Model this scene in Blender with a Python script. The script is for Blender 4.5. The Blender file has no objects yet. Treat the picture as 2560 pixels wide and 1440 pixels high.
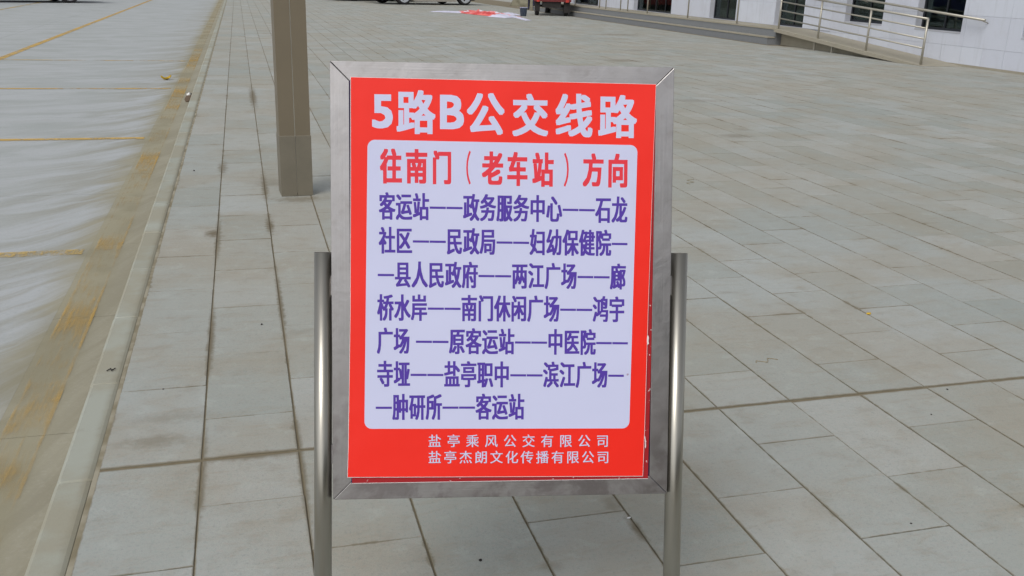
import bpy, bmesh, math, random
from mathutils import Vector, Matrix, noise
rnd = random.Random(7)
S = bpy.context.scene
COL = S.collection

# ------------------------------------------------------------------ camera
CAM_H = 1.5
cam_d = bpy.data.cameras.new('camera'); cam = bpy.data.objects.new('camera', cam_d); COL.objects.link(cam)
RX = ((0.96253848, 0.05659317, -0.26517331), (-0.26931338, 0.31302801, -0.91076), (0.03146388, 0.94805626, 0.3165428))
cam.matrix_world = Matrix.Translation((0, 0, CAM_H)) @ Matrix(RX).to_4x4()
cam_d.sensor_width = 36.0; cam_d.lens = 2333.43 / 2560 * 36
cam_d.clip_start = 0.05; cam_d.clip_end = 2000
S.camera = cam
# ------------------------------------------------------------------ world, sun, exposure
SUN_EL, SUN_ROT = 50, 222
w = bpy.data.worlds.new('World'); S.world = w; w.use_nodes = True
nt = w.node_tree; nt.nodes.clear()
sky = nt.nodes.new('ShaderNodeTexSky'); sky.sky_type = 'NISHITA'; sky.sun_disc = False
sky.sun_elevation = math.radians(SUN_EL); sky.sun_rotation = math.radians(SUN_ROT)
sky.air_density = 1.0; sky.dust_density = 3.0; sky.ozone_density = 1.0
hs = nt.nodes.new('ShaderNodeHueSaturation'); hs.inputs['Saturation'].default_value = 0.22
bg = nt.nodes.new('ShaderNodeBackground'); bg.inputs[1].default_value = 0.13
wo = nt.nodes.new('ShaderNodeOutputWorld')
nt.links.new(sky.outputs[0], hs.inputs['Color']); nt.links.new(hs.outputs[0], bg.inputs[0]); nt.links.new(bg.outputs[0], wo.inputs[0])
sd = bpy.data.lights.new('sun', 'SUN'); sd.energy = 0.7; sd.angle = math.radians(25); sd.color = (1, 0.97, 0.93)
sun = bpy.data.objects.new('sun', sd); COL.objects.link(sun)
_a, _e = math.radians(SUN_ROT), math.radians(SUN_EL)
sdir = Vector((math.sin(_a) * math.cos(_e), math.cos(_a) * math.cos(_e), math.sin(_e)))
sun.rotation_euler = sdir.to_track_quat('Z', 'Y').to_euler()
S.view_settings.view_transform = 'Standard'; S.view_settings.look = 'None'
S.view_settings.gamma = 1; S.view_settings.use_curve_mapping = False
S.view_settings.exposure = 0.15

# ------------------------------------------------------------------ helpers
def srgb(r, g, b):
    f = lambda c: (c / 255 / 12.92) if c / 255 <= 0.04045 else ((c / 255 + 0.055) / 1.055) ** 2.4
    return (f(r), f(g), f(b), 1)

class N:
    """small node-tree builder"""
    def __init__(s, name):
        s.m = bpy.data.materials.new(name); s.m.use_nodes = True
        s.t = s.m.node_tree; s.t.nodes.clear()
        s.out = s.t.nodes.new('ShaderNodeOutputMaterial')
    def put(s, i, v):
        if isinstance(v, bpy.types.NodeSocket): s.t.links.new(v, i)
        else: i.default_value = v
    def node(s, typ, ins=None, **kw):
        n = s.t.nodes.new(typ)
        for k, v in kw.items(): setattr(n, k, v)
        for k, v in (ins or {}).items(): s.put(n.inputs[k], v)
        return n
    def math(s, op, a, b=0.0, c=0.0, clamp=False):
        n = s.node('ShaderNodeMath', operation=op, use_clamp=clamp)
        s.put(n.inputs[0], a); s.put(n.inputs[1], b); s.put(n.inputs[2], c)
        return n.outputs[0]
    def pos(s):
        g = s.node('ShaderNodeNewGeometry')
        x = s.node('ShaderNodeSeparateXYZ', {0: g.outputs['Position']})
        return g.outputs['Position'], x.outputs[0], x.outputs[1], x.outputs[2]
    def vec(s, x, y, z=0.0):
        n = s.node('ShaderNodeCombineXYZ'); s.put(n.inputs[0], x); s.put(n.inputs[1], y); s.put(n.inputs[2], z)
        return n.outputs[0]
    def noise(s, v, scale, detail=3, rough=.55, dist=0.0):
        n = s.node('ShaderNodeTexNoise', {'Vector': v, 'Scale': scale, 'Detail': detail, 'Roughness': rough, 'Distortion': dist})
        return n.outputs[0]
    def ss(s, v, lo, hi, a=0.0, b=1.0):
        n = s.node('ShaderNodeMapRange', {0: v, 1: lo, 2: hi, 3: a, 4: b}, interpolation_type='SMOOTHSTEP')
        return n.outputs[0]
    def mix(s, f, a, b, blend='MIX'):
        n = s.node('ShaderNodeMix', data_type='RGBA', blend_type=blend)
        s.put(n.inputs[0], f); s.put(n.inputs[6], a); s.put(n.inputs[7], b)
        return n.outputs[2]
    def bump(s, h, strength=.3, dist=.002):
        return s.node('ShaderNodeBump', {'Height': h, 'Strength': strength, 'Distance': dist}).outputs[0]
    def bsdf(s, color, rough=.8, metal=0.0, normal=None, **kw):
        n = s.node('ShaderNodeBsdfPrincipled', {'Base Color': color, 'Roughness': rough, 'Metallic': metal})
        if normal is not None: s.put(n.inputs['Normal'], normal)
        for k, v in kw.items(): s.put(n.inputs[k.replace('_', ' ')], v)
        s.t.links.new(n.outputs[0], s.out.inputs[0])
        return n
    def rand(s):
        o = s.node('ShaderNodeObjectInfo'); g = s.node('ShaderNodeNewGeometry')
        return s.math('FRACT', s.math('ADD', o.outputs['Random'], g.outputs['Random Per Island']))

def simple(name, col, rough=.7, metal=0.0, var=.12, scale=8.0, spec=None):
    n = N(name)
    tc = n.node('ShaderNodeTexCoord').outputs['Object']
    f = n.noise(tc, scale, 4)
    dark = tuple(c * (1 - var) for c in col[:3]) + (1,)
    c = n.mix(f, dark, tuple(min(1, c * (1 + var)) for c in col[:3]) + (1,))
    kw = {}
    if spec is not None: kw['Specular_IOR_Level'] = spec
    n.bsdf(c, rough, metal, **kw)
    return n.m

def mesh_obj(name, bm, mat=None, parent=None, smooth=False):
    me = bpy.data.meshes.new(name); bm.normal_update(); bm.to_mesh(me); bm.free()
    if smooth:
        for p in me.polygons: p.use_smooth = True
    if mat is not None: me.materials.append(mat)
    o = bpy.data.objects.new(name, me); COL.objects.link(o)
    if parent is not None: o.parent = parent
    return o
def empty(name, loc, rz=0.0):
    o = bpy.data.objects.new(name, None); COL.objects.link(o); o.location = loc; o.rotation_euler = (0, 0, rz)
    o.empty_display_size = .1
    return o
def tag(o, label=None, cat=None, group=None, kind=None):
    if label: o['label'] = label
    if cat: o['category'] = cat
    if group: o['group'] = group
    if kind: o['kind'] = kind
    return o
def add_box(bm, x0, x1, y0, y1, z0, z1, M=None, ch=0.0, chx=None):
    """box, with its top edges chamfered by ch"""
    def V(x, y, z):
        v = Vector((x, y, z)); return bm.verts.new(M @ v if M else v)
    b = [V(x0, y0, z0), V(x1, y0, z0), V(x1, y1, z0), V(x0, y1, z0)]
    if ch <= 0:
        t = [V(x0, y0, z1), V(x1, y0, z1), V(x1, y1, z1), V(x0, y1, z1)]
        bm.faces.new(b[::-1]); bm.faces.new(t)
        for i in range(4): bm.faces.new((b[i], b[(i+1) % 4], t[(i+1) % 4], t[i]))
    else:
        c2 = ch
        m = [V(x0, y0, z1-ch), V(x1, y0, z1-ch), V(x1, y1, z1-ch), V(x0, y1, z1-ch)]
        t = [V(x0+c2, y0+c2, z1), V(x1-c2, y0+c2, z1), V(x1-c2, y1-c2, z1), V(x0+c2, y1-c2, z1)]
        bm.faces.new(b[::-1]); bm.faces.new(t)
        for i in range(4):
            bm.faces.new((b[i], b[(i+1) % 4], m[(i+1) % 4], m[i])); bm.faces.new((m[i], m[(i+1) % 4], t[(i+1) % 4], t[i]))
def add_tube(bm, a, b, r, n=16, r2=None, caps=True):
    a, b = Vector(a), Vector(b); d = (b - a).normalized()
    q = d.to_track_quat('Z', 'Y'); r2 = r if r2 is None else r2
    A = [bm.verts.new(a + q @ Vector((r*math.cos(2*math.pi*i/n), r*math.sin(2*math.pi*i/n), 0))) for i in range(n)]
    B = [bm.verts.new(b + q @ Vector((r2*math.cos(2*math.pi*i/n), r2*math.sin(2*math.pi*i/n), 0))) for i in range(n)]
    fs = []
    for i in range(n): fs.append(bm.faces.new((A[i], A[(i+1) % n], B[(i+1) % n], B[i])))
    for f in fs: f.smooth = True
    if caps: bm.faces.new(A[::-1]); bm.faces.new(B)
def add_path(bm, pts, r, n=10):
    for i in range(len(pts)-1): add_tube(bm, pts[i], pts[i+1], r, n)
def box_obj(name, x0, x1, y0, y1, z0, z1, mat, parent=None, ch=0.0):
    bm = bmesh.new(); add_box(bm, x0, x1, y0, y1, z0, z1, None, ch)
    return mesh_obj(name, bm, mat, parent)

# ------------------------------------------------------------------ materials: ground
TW, TL, X0, Y0 = 0.305, 0.5833, -0.5, 2.822     # tile pitch across and along, first joints

def tile_mat(name):
    n = N(name)
    P, x, y, z = n.pos()
    r = n.rand()
    big = n.noise(P, 1.3, 4, .6); mid = n.noise(P, 9, 5, .65); fine = n.noise(P, 420, 2, .8)
    streak = n.noise(n.vec(n.math('MULTIPLY', x, 3.0), n.math('MULTIPLY', y, 11.0)), 1.6, 5, .7, .6)
    c = n.mix(r, srgb(156, 162, 157), srgb(174, 178, 175))
    c = n.mix(n.math('MULTIPLY', n.ss(n.noise(P, .35, 3, .5), .38, .62), .4), c, srgb(168, 163, 148))
    c = n.mix(n.math('MULTIPLY', n.ss(big, .42, .62), .42), c, srgb(160, 150, 130))
    c = n.mix(n.math('MULTIPLY', n.ss(streak, .48, .72), .36), c, srgb(152, 143, 123))
    c = n.mix(n.math('MULTIPLY', n.ss(mid, .52, .72), .32), c, srgb(140, 134, 118))
    c = n.mix(n.math('MULTIPLY', n.ss(mid, .3, .45, 1, 0), .3), c, srgb(186, 192, 186))
    c = n.mix(n.math('MULTIPLY', n.ss(fine, .4, .66), .3), c, srgb(116, 118, 116))
    sp1 = n.noise(P, 85, 3, .75); sp2 = n.noise(n.vec(n.math('ADD', x, 7.3), n.math('ADD', y, 2.1), z), 60, 3, .75)
    c = n.mix(n.math('MULTIPLY', n.ss(sp1, .5, .7), .20), c, srgb(176, 150, 142))
    c = n.mix(n.math('MULTIPLY', n.ss(sp2, .5, .7), .22), c, srgb(132, 150, 142))
    c = n.mix(n.math('MULTIPLY', n.ss(sp1, .3, .48, 1, 0), .34), c, srgb(128, 130, 128))
    # grime beside the joints, wide in places
    t = n.math('DIVIDE', n.math('ADD', x, -X0), TW)
    fx = n.math('FRACT', t)
    dx = n.math('MULTIPLY', n.math('SUBTRACT', .5, n.math('ABSOLUTE', n.math('SUBTRACT', fx, .5))), TW)
    par = n.math('MULTIPLY', n.math('MODULO', n.math('FLOOR', t), 2.0), .5)
    u = n.math('ADD', n.math('DIVIDE', n.math('ADD', y, -Y0 + 100 * TL), TL), par)
    fy = n.math('FRACT', u)
    dy = n.math('MULTIPLY', n.math('SUBTRACT', .5, n.math('ABSOLUTE', n.math('SUBTRACT', fy, .5))), TL)
    d = n.math('MINIMUM', dx, n.math('MULTIPLY', dy, 1.5))
    pn = n.noise(P, 2.6, 3, .6); pn2 = n.noise(P, 22, 3, .6)
    wdt = n.math('ADD', .0062, n.math('MULTIPLY', n.math('POWER', n.ss(pn, .46, .76), 2.0), .020))
    wdt = n.math('MULTIPLY', wdt, n.ss(pn2, .3, .7, .4, 1.5))
    g = n.math('SUBTRACT', 1.0, n.math('DIVIDE', d, wdt), clamp=True)
    soft = n.math('MULTIPLY', n.math('SUBTRACT', 1.0, n.math('DIVIDE', d, .06), clamp=True), n.ss(pn, .5, .8, 0, .30))
    # the wide joint across the whole paving
    dl = n.math('ABSOLUTE', n.math('SUBTRACT', y, Y0 - .003))
    g2 = n.math('SUBTRACT', 1.0, n.math('DIVIDE', dl, n.math('ADD', .011, n.math('MULTIPLY', pn2, .014))), clamp=True)
    core = n.math('MULTIPLY', n.ss(dx, .003, .006, .8, 0), n.ss(pn2, .35, .6, .45, 1)); core2 = n.math('MULTIPLY', n.ss(dy, .0028, .005, .6, 0), n.ss(n.noise(P, 3.7, 2), .35, .65, .15, 1))
    dirt = n.math('MAXIMUM', n.math('MAXIMUM', n.math('MAXIMUM', core, core2), n.math('MAXIMUM', n.math('MULTIPLY', n.ss(g, 0, .8), .9), soft)), n.ss(g2, 0, .6))
    c = n.mix(n.math('MULTIPLY', dirt, .78), c, srgb(112, 102, 80))
    # spills and stains with a place of their own: x, y, half width, half length
    st = None
    for (sx, sy, a, b, k) in [(2.06, 5.2, .04, .16, .8), (2.33, 4.05, .05, .03, .25), (-.215, 5.60, .055, .10, .95), (-.19, 5.5, .02, .5, .8), (.11, 5.75, .03, .2, .95), (.11, 6.9, .03, .5, .85), (.11, 12.0, .05, 1.1, .9), (.4, 7.3, .05, .5, .6), (-.19, 7.6, .04, .3, .7),
                              (.112, 4.3, .016, .6, .85), (-.192, 3.9, .018, .45, .9), (-.19, 2.75, .014, .35, .7), (.111, 2.7, .014, .4, .8), (-.04, 2.81, .15, .03, .8), (.33, 6.44, .2, .10, .55), (.16, 7.0, .16, .18, .3), (.18, 3.9, .08, .04, .2),
                              (4.9, 8.7, .22, .16, .5), (5.2, 9.1, .1, .1, .3), (7.2, 17.5, .5, .35, .45), (8.6, 20.2, .5, .3, .4), (6.1, 13.6, .6, .3, .3),
                              (-.35, 2.98, .13, .05, .45), (-.3, 3.15, .15, .05, .3), (10.5, 26, .9, .5, .4), (5.8, 11.5, .5, .2, .3), (3.6, 9.8, .5, .25, .22),
                              (.72, 2.02, .04, .03, .3), (1.0, 3.6, .03, .04, .3), (1.02, 2.14, .018, .07, .9), (1.0, 2.28, .03, .05, .4)]:
        ex = n.math('DIVIDE', n.math('SUBTRACT', x, sx), a); ey = n.math('DIVIDE', n.math('SUBTRACT', y, sy), b)
        e = n.math('SQRT', n.math('ADD', n.math('MULTIPLY', ex, ex), n.math('MULTIPLY', ey, ey)))
        e = n.math('ADD', e, n.math('MULTIPLY', n.math('SUBTRACT', pn2, .5), 1.6))
        e = n.math('MULTIPLY', n.ss(e, .15, 1.3, 1, 0), k)
        st = e if st is None else n.math('MAXIMUM', st, e)
    c = n.mix(st, c, srgb(112, 103, 84))
    h = n.math('ADD', n.math('MULTIPLY', fine, .4), n.math('MULTIPLY', mid, .6))
    n.bsdf(c, .75, 0, n.bump(h, .25, .0015), Specular_IOR_Level=.3)
    return n.m

def mortar_mat():
    n = N('mortar'); P, x, y, z = n.pos()
    c = n.mix(n.noise(P, 30, 4), srgb(104, 95, 74), srgb(132, 122, 100))
    c = n.mix(n.ss(x, -.500, -.4985, 1, 0), c, n.mix(n.ss(n.noise(P, 6, 3), .4, .6), srgb(128, 120, 98), srgb(156, 150, 132)))
    n.bsdf(c, .95)
    return n.m

def concrete_road_mat(name, base_a=srgb(160, 165, 164), base_b=srgb(174, 178, 180)):
    n = N(name); P, x, y, z = n.pos()
    # distance from the gutter bends the sweep marks left by wheels and water
    dist = n.math('MULTIPLY', n.math('ADD', x, .9), -1.0)
    ex = n.math('POWER', 2.718, n.math('MULTIPLY', dist, -1.6))
    yb = n.math('SUBTRACT', y, n.math('MULTIPLY', ex, 1.1))
    wob = n.noise(P, .9, 3)
    yb = n.math('ADD', yb, n.math('MULTIPLY', wob, .5))
    s1 = n.noise(n.vec(n.math('MULTIPLY', x, .8), n.math('MULTIPLY', yb, 2.0)), 1.1, 5, .68, .6)
    s2 = n.noise(n.vec(n.math('MULTIPLY', x, 1.4), n.math('MULTIPLY', yb, 8)), 1.5, 4, .6, .2)
    fine = n.noise(P, 300, 2, .8); big = n.noise(P, .5, 3)
    c = n.mix(n.ss(s1, .35, .65), base_a, base_b)
    c = n.mix(n.math('MULTIPLY', n.ss(s2, .5, .72), .2), c, srgb(152, 150, 140))
    sp1 = n.noise(P, 60, 3, .75)
    c = n.mix(n.math('MULTIPLY', n.ss(sp1, .5, .7), .25), c, srgb(190, 186, 178)); c = n.mix(n.math('MULTIPLY', n.ss(sp1, .3, .48, 1, 0), .25), c, srgb(136, 142, 138))
    near = n.ss(dist, 0.0, 1.1, 1, 0)
    band = n.math('MULTIPLY', n.ss(s1, .42, .6, 1, 0), near)
    c = n.mix(n.math('MULTIPLY', band, .42), c, srgb(146, 140, 122))
    c = n.mix(n.math('MULTIPLY', n.ss(s2, .52, .7), n.math('MULTIPLY', near, .25)), c, srgb(142, 136, 120))
    # silt lying along the gutter
    e = n.math('ADD', dist, n.math('MULTIPLY', n.math('SUBTRACT', s1, .5), .5))
    c = n.mix(n.math('MULTIPLY', n.math('MULTIPLY', n.ss(e, -.04, .26, 1, 0), n.ss(x, -.80, -.70, 1, .35)), .85), c, n.mix(n.ss(n.noise(P, 1.6, 4, .6), .4, .6), srgb(140, 134, 110), srgb(154, 148, 124)))
    c = n.mix(n.math('MULTIPLY', n.ss(fine, .45, .65), .15), c, srgb(120, 120, 115))
    n.bsdf(c, .8, 0, n.bump(n.math('ADD', fine, s2), .2, .002), Specular_IOR_Level=.3)
    return n.m

def paint_mat(name, wear, col=srgb(214, 170, 70), kerbside=False):
    n = N(name); P, x, y, z = n.pos()
    a = n.noise(P, 3.0, 5, .7, .4); b = n.noise(n.vec(n.math('MULTIPLY', x, 30), n.math('MULTIPLY', y, 9)), 1.0, 4, .7)
    f = n.math('ADD', n.math('MULTIPLY', a, .6), n.math('MULTIPLY', b, .4))
    k = n.math('MULTIPLY', n.ss(f, wear - .07, wear + .12), .85)
    if kerbside:
        b = n.noise(n.vec(n.math('MULTIPLY', x, 60), n.math('MULTIPLY', y, 4)), 1.0, 4, .7)
        place = n.noise(P, 1.1, 2, .5)
        f = n.math('ADD', n.math('MULTIPLY', a, .35), n.math('ADD', n.math('MULTIPLY', b, .35), n.math('MULTIPLY', place, .3)))
        e1 = n.ss(n.math('ABSOLUTE', n.math('ADD', x, .763)), .003, .012, .05, 0); e2 = n.ss(n.math('ABSOLUTE', n.math('ADD', x, .899)), .002, .009, .03, 0)
        f = n.math('ADD', f, n.math('ADD', e1, e2))
        for (py_, pl_, pk_) in ((4.5, .5, .085), (3.1, .25, .06), (2.3, .5, .10), (8.6, .8, .10), (13.5, .9, .12), (5.9, .35, .08), (18, 2.0, .10)):
            q_ = n.math('ABSOLUTE', n.math('DIVIDE', n.math('SUBTRACT', y, py_), pl_))
            f = n.math('ADD', f, n.math('MULTIPLY', n.ss(q_, 0, 1, 1, 0), pk_))
        k = n.math('MULTIPLY', n.ss(f, wear - .06, wear + .18), .6)
    c = n.mix(n.noise(P, 14, 3), col, tuple(v * .86 for v in col[:3]) + (1,))
    p = n.node('ShaderNodeBsdfPrincipled', {'Base Color': c, 'Roughness': .8})
    tr = n.node('ShaderNodeBsdfTransparent')
    mx = n.node('ShaderNodeMixShader', {0: k, 1: tr.outputs[0], 2: p.outputs[0]})
    n.t.links.new(mx.outputs[0], n.out.inputs[0])
    return n.m

M_tile = tile_mat('granite_paving'); M_mortar = mortar_mat()
M_road = concrete_road_mat('road_concrete')
M_ground = simple('far_ground', srgb(158, 158, 150), .9, var=.08, scale=.3)

def kerb_material():
    n = N('kerb_granite'); P, x, y, z = n.pos()
    r = n.rand(); mid = n.noise(P, 12, 5, .65); fine = n.noise(P, 400, 2, .8); big = n.noise(P, 2.2, 4, .6)
    c = n.mix(r, srgb(158, 161, 150), srgb(168, 171, 160))
    c = n.mix(n.math('MULTIPLY', n.ss(big, .4, .6), .6), c, srgb(152, 144, 122))
    c = n.mix(n.math('MULTIPLY', n.ss(mid, .55, .75), .3), c, srgb(140, 134, 120))
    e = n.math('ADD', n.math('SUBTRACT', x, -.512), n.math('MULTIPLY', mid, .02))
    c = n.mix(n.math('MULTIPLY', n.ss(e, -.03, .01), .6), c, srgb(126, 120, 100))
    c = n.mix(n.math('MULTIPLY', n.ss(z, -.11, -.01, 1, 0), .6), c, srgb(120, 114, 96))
    c = n.mix(n.math('MULTIPLY', n.ss(fine, .45, .65), .2), c, srgb(120, 122, 118))
    n.bsdf(c, .75, 0, n.bump(mid, .25, .002), Specular_IOR_Level=.3)
    return n.m
M_kerb = kerb_material()

# ------------------------------------------------------------------ ground and road
bm = bmesh.new()
vs = [bm.verts.new(p) for p in ((-500, -300, -.16), (500, -300, -.16), (500, 700, -.16), (-500, 700, -.16))]
bm.faces.new(vs); ground = mesh_obj('ground', bm, M_ground); tag(ground, kind='structure')

road = box_obj('road', -30, -.62, -20, 90, -.155, -.128, simple('road_bed', srgb(120, 118, 108), .95)); tag(road, kind='structure')
slab_ys = [-.5, 3.40, 7.32, 11.22, 15.15, 19.1, 23.0, 27.0, 31, 35, 39, 43, 47, 51, 55, 60]
slab_xs = [-.935, -5.0, -9.1, -13.2, -17.3]
for i in range(len(slab_xs) - 1):
    for j in range(len(slab_ys) - 1):
        box_obj('road_slab', slab_xs[i+1] + (.003 if i else .003), slab_xs[i] - (.003 if i else 0), slab_ys[j] + .003, slab_ys[j+1] - .003, -.15, -.12, M_road, road, 0)
gy = [-.5, .9, 2.1, 3.35, 4.6, 5.9, 7.2, 8.5, 9.8, 11.2, 12.6, 14, 16, 18, 20, 23, 26, 30, 35, 40, 46, 53, 60]
M_gut = concrete_road_mat('gutter_concrete', srgb(150, 147, 132), srgb(162, 158, 142))
for j in range(len(gy) - 1):
    box_obj('gutter_slab', -.9349, -.624, gy[j] + .002, gy[j+1] - .002, -.15, -.1203, M_gut, road, 0)

def marking(name, x0, x1, y0, y1, mat, z=-.116):
    nx, ny = max(1, int((x1-x0)/.5)), max(1, int((y1-y0)/.5))
    bm = bmesh.new()
    vv = [[bm.verts.new((x0+(x1-x0)*i/nx, y0+(y1-y0)*j/ny, z)) for j in range(ny+1)] for i in range(nx+1)]
    for i in range(nx):
        for j in range(ny): bm.faces.new((vv[i][j], vv[i+1][j], vv[i+1][j+1], vv[i][j+1]))
    return mesh_obj(name, bm, mat, road)
M_y1 = paint_mat('worn_yellow_paint', .42, srgb(206, 170, 92)); M_y2 = paint_mat('rubbed_yellow_paint', .53, srgb(204, 166, 84), True); M_y3 = paint_mat('faded_yellow_paint', .47, srgb(200, 172, 104))
marking('kerbside_line', -.905, -.755, 1.2, 60, M_y2)
for y, m in ((1.7, M_y3), (5.755, M_y3), (9.77, M_y1), (13.87, M_y1), (18.02, M_y3)):
    marking('bay_line', -3.93, -.96, y - .055, y + .055, m)
marking('lane_line', -4.06, -3.93, 2, 50, M_y1)
marking('lane_line', -7.85, -7.7, 30, 50, M_y3)

# ------------------------------------------------------------------ kerb
kerb = box_obj('kerb', -.61, -.514, -2, 90, -.154, -.02, M_mortar); tag(kerb, kind='structure')
ky = 2.765 - .732 * 6
k = 0
while ky < 60:
    bm = bmesh.new()
    L = .732
    j0, j1 = ky + .002, ky + L - .002
    # section: rounded road-side arris
    sec = [(-.62, -.15), (-.62, -.022), (-.615, -.008), (-.604, 0), (-.526, 0), (-.515, -.003), (-.5125, -.007), (-.5125, -.15)]
    c = .006
    rings = []
    for (yy, inset) in ((j0, c), (j0 + c, 0), (j1 - c, 0), (j1, c)):
        ring = []
        for (sx, sz) in sec:
            ring.append(bm.verts.new((sx + (inset * .7 if sx < -.56 else -inset * .7), yy, sz - (inset if sz > -.1 else 0))))
        rings.append(ring)
    for a, b in zip(rings, rings[1:]):
        for i in range(len(sec) - 1): bm.faces.new((a[i], a[i+1], b[i+1], b[i]))
    bm.faces.new(rings[0][::-1]); bm.faces.new(rings[-1])
    bmesh.ops.recalc_face_normals(bm, faces=bm.faces)
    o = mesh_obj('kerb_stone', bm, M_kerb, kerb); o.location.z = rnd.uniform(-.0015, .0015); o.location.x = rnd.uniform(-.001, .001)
    ky += L; k += 1

# ------------------------------------------------------------------ plaza paving
paving = box_obj('plaza_pavement', -.5135, 16, -12, 62, -.15, -.0045, M_mortar); tag(paving, kind='structure')
tiles = []
ncol = int((14.6 - X0) / TW) + 1
for c in range(ncol):
    xa, xb = X0 + c * TW, X0 + (c + 1) * TW
    y = Y0 - 8 * TL - (TL / 2 if c % 2 else 0)
    while y < 61:
        ya, yb = y, y + TL
        parts = [(ya, yb)]
        if ya < Y0 - .01 and yb > Y0 + .01: parts = [(ya, Y0), (Y0, yb)]
        for (p, q) in parts:
            if not (xb > 13.45 and q > 22.65) : tiles.append((xa, xb, p, q))
        y += TL
R3 = Matrix(RX); R3i = R3.transposed()
def screen(x, y):
    v = R3i @ Vector((x, y, -CAM_H))
    return v.x / -v.z, v.y / -v.z, -v.z
def size_key(t):
    cx, cy = (t[0] + t[1]) / 2, (t[2] + t[3]) / 2
    if cy < .9: return 0
    sx, sy, d = screen(cx, cy)
    if abs(sx) > .62 or sy < -.36 or sy > .32 or d < .3: return 0
    return (t[3] - t[2]) / d ** 3
tiles.sort(key=size_key, reverse=True)
def tile_into(bm, t, near=True):
    wj = .0014 + rnd.random() ** 2 * .0024
    e = .0018 if near else .002
    a, b, c, d = t[0] + wj, t[1] - wj, t[2] + .0015, t[3] - .0015
    if abs(t[3] - Y0) < .002: d = t[3] - .010
    if abs(t[2] - Y0) < .002: c = t[2] + .006
    dz = rnd.gauss(0, .0007)
    cx, cy = (a + b) / 2, (c + d) / 2
    M = Matrix.Translation((cx, cy, dz)) @ Matrix.Rotation(rnd.gauss(0, .0016), 4, 'X') @ Matrix.Rotation(rnd.gauss(0, .002), 4, 'Y') @ Matrix.Rotation(rnd.gauss(0, .0012), 4, 'Z')
    add_box(bm, a - cx, b - cx, c - cy, d - cy, -.02, 0, M, e)
for t in tiles[:290]:
    bm = bmesh.new(); tile_into(bm, t); mesh_obj('tile', bm, M_tile, paving)
bm = bmesh.new()
for t in tiles[290:]: tile_into(bm, t, False)
o = mesh_obj('distant_tiles', bm, M_tile, paving); tag(o, kind='stuff')

# ------------------------------------------------------------------ the white building on the right
def panel_mat():
    n = N('white_cladding'); P, x, y, z = n.pos(); r = n.rand()
    f = n.noise(P, 2.5, 4, .6); g = n.noise(n.vec(n.math('MULTIPLY', x, 8), n.math('MULTIPLY', y, 8), n.math('MULTIPLY', z, .8)), 1, 3)
    c = n.mix(r, srgb(204, 208, 220), srgb(212, 217, 228))
    c = n.mix(n.math('MULTIPLY', n.ss(f, .45, .7), .25), c, srgb(186, 188, 194))
    c = n.mix(n.math('MULTIPLY', n.ss(g, .55, .7), .2), c, srgb(176, 180, 186))
    n.bsdf(c, .35, 0, Specular_IOR_Level=.4); return n.m
M_panel = panel_mat()
M_wallbed = simple('wall_backing', srgb(140, 142, 146), .9)
M_reveal = simple('reveal_stone', srgb(182, 184, 192), .6, var=.06)
M_step = simple('grey_step_stone', srgb(124, 127, 130), .7, var=.2, scale=30)
M_tread = simple('tread_stone', srgb(158, 152, 136), .8, var=.12, scale=6)
M_alu = simple('dark_window_metal', srgb(52, 56, 62), .4, .6)
M_rail = simple('stainless_rail', srgb(176, 172, 160), .38, .55, var=.08)
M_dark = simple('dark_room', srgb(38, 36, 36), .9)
def glass_mat():
    n = N('window_glass'); tr = n.node('ShaderNodeBsdfTransparent', {0: (.42, .5, .48, 1)})
    gl = n.node('ShaderNodeBsdfGlossy', {'Color': (.8, .85, .85, 1), 'Roughness': .03})
    fr = n.node('ShaderNodeFresnel', {0: 1.5}); k = n.math('MULTIPLY', fr.outputs[0], .8)
    mx = n.node('ShaderNodeMixShader', {0: k, 1: tr.outputs[0], 2: gl.outputs[0]})
    n.t.links.new(mx.outputs[0], n.out.inputs[0]); return n.m
M_glass = glass_mat()
WX = 14.6; PZ = .42; TOP = 4.6
bld = empty('white_building', (WX, 28, 0)); tag(bld, 'white panelled building with dark tall windows along the right side of the plaza', 'building')
def bobj(name, x0, x1, y0, y1, z0, z1, mat, parent=bld, ch=0.0):
    bm = bmesh.new(); add_box(bm, x0, x1, y0, y1, z0, z1, None, ch)
    o = mesh_obj(name, bm, mat, parent); o.matrix_parent_inverse = Matrix.Translation((-WX, -28, 0)) if parent is bld else Matrix()
    return o
ops = [(11.4, 12.9, .68, 2.7), (13.95, 15.36, .68, 2.7), (17.03, 18.5, .68, 2.7), (19.67, 21.17, .70, 2.7), (23.01, 24.5, .425, 2.9),
       (26.73, 28.47, .425, 2.9), (31.36, 34.76, .425, 2.9), (38.6, 41.9, .425, 2.9)]
# backing wall: piers, sills and heads round the openings
WB = WX + .022; Y1, Y2 = 8.0, 44.0
prev = Y1
bm = bmesh.new()
for (a, b, s, hd) in ops:
    add_box(bm, WB, WB + .35, prev, a, -.1, TOP); add_box(bm, WB, WB + .35, a, b, -.1, s); add_box(bm, WB, WB + .35, a, b, hd, TOP)
    prev = b
add_box(bm, WB, WB + .35, prev, Y2, -.1, TOP)
o = mesh_obj('wall', bm, M_reveal, bld); o.matrix_parent_inverse = Matrix.Translation((-WX, -28, 0))
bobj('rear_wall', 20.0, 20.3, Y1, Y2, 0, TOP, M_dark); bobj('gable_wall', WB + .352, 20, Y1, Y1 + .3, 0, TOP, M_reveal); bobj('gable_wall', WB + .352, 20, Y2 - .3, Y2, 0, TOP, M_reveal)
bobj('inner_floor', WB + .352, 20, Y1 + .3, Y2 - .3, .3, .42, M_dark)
bobj('roof', WX - .5, 20.6, Y1 - .4, Y2 + .4, TOP, TOP + .35, M_reveal)
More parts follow.
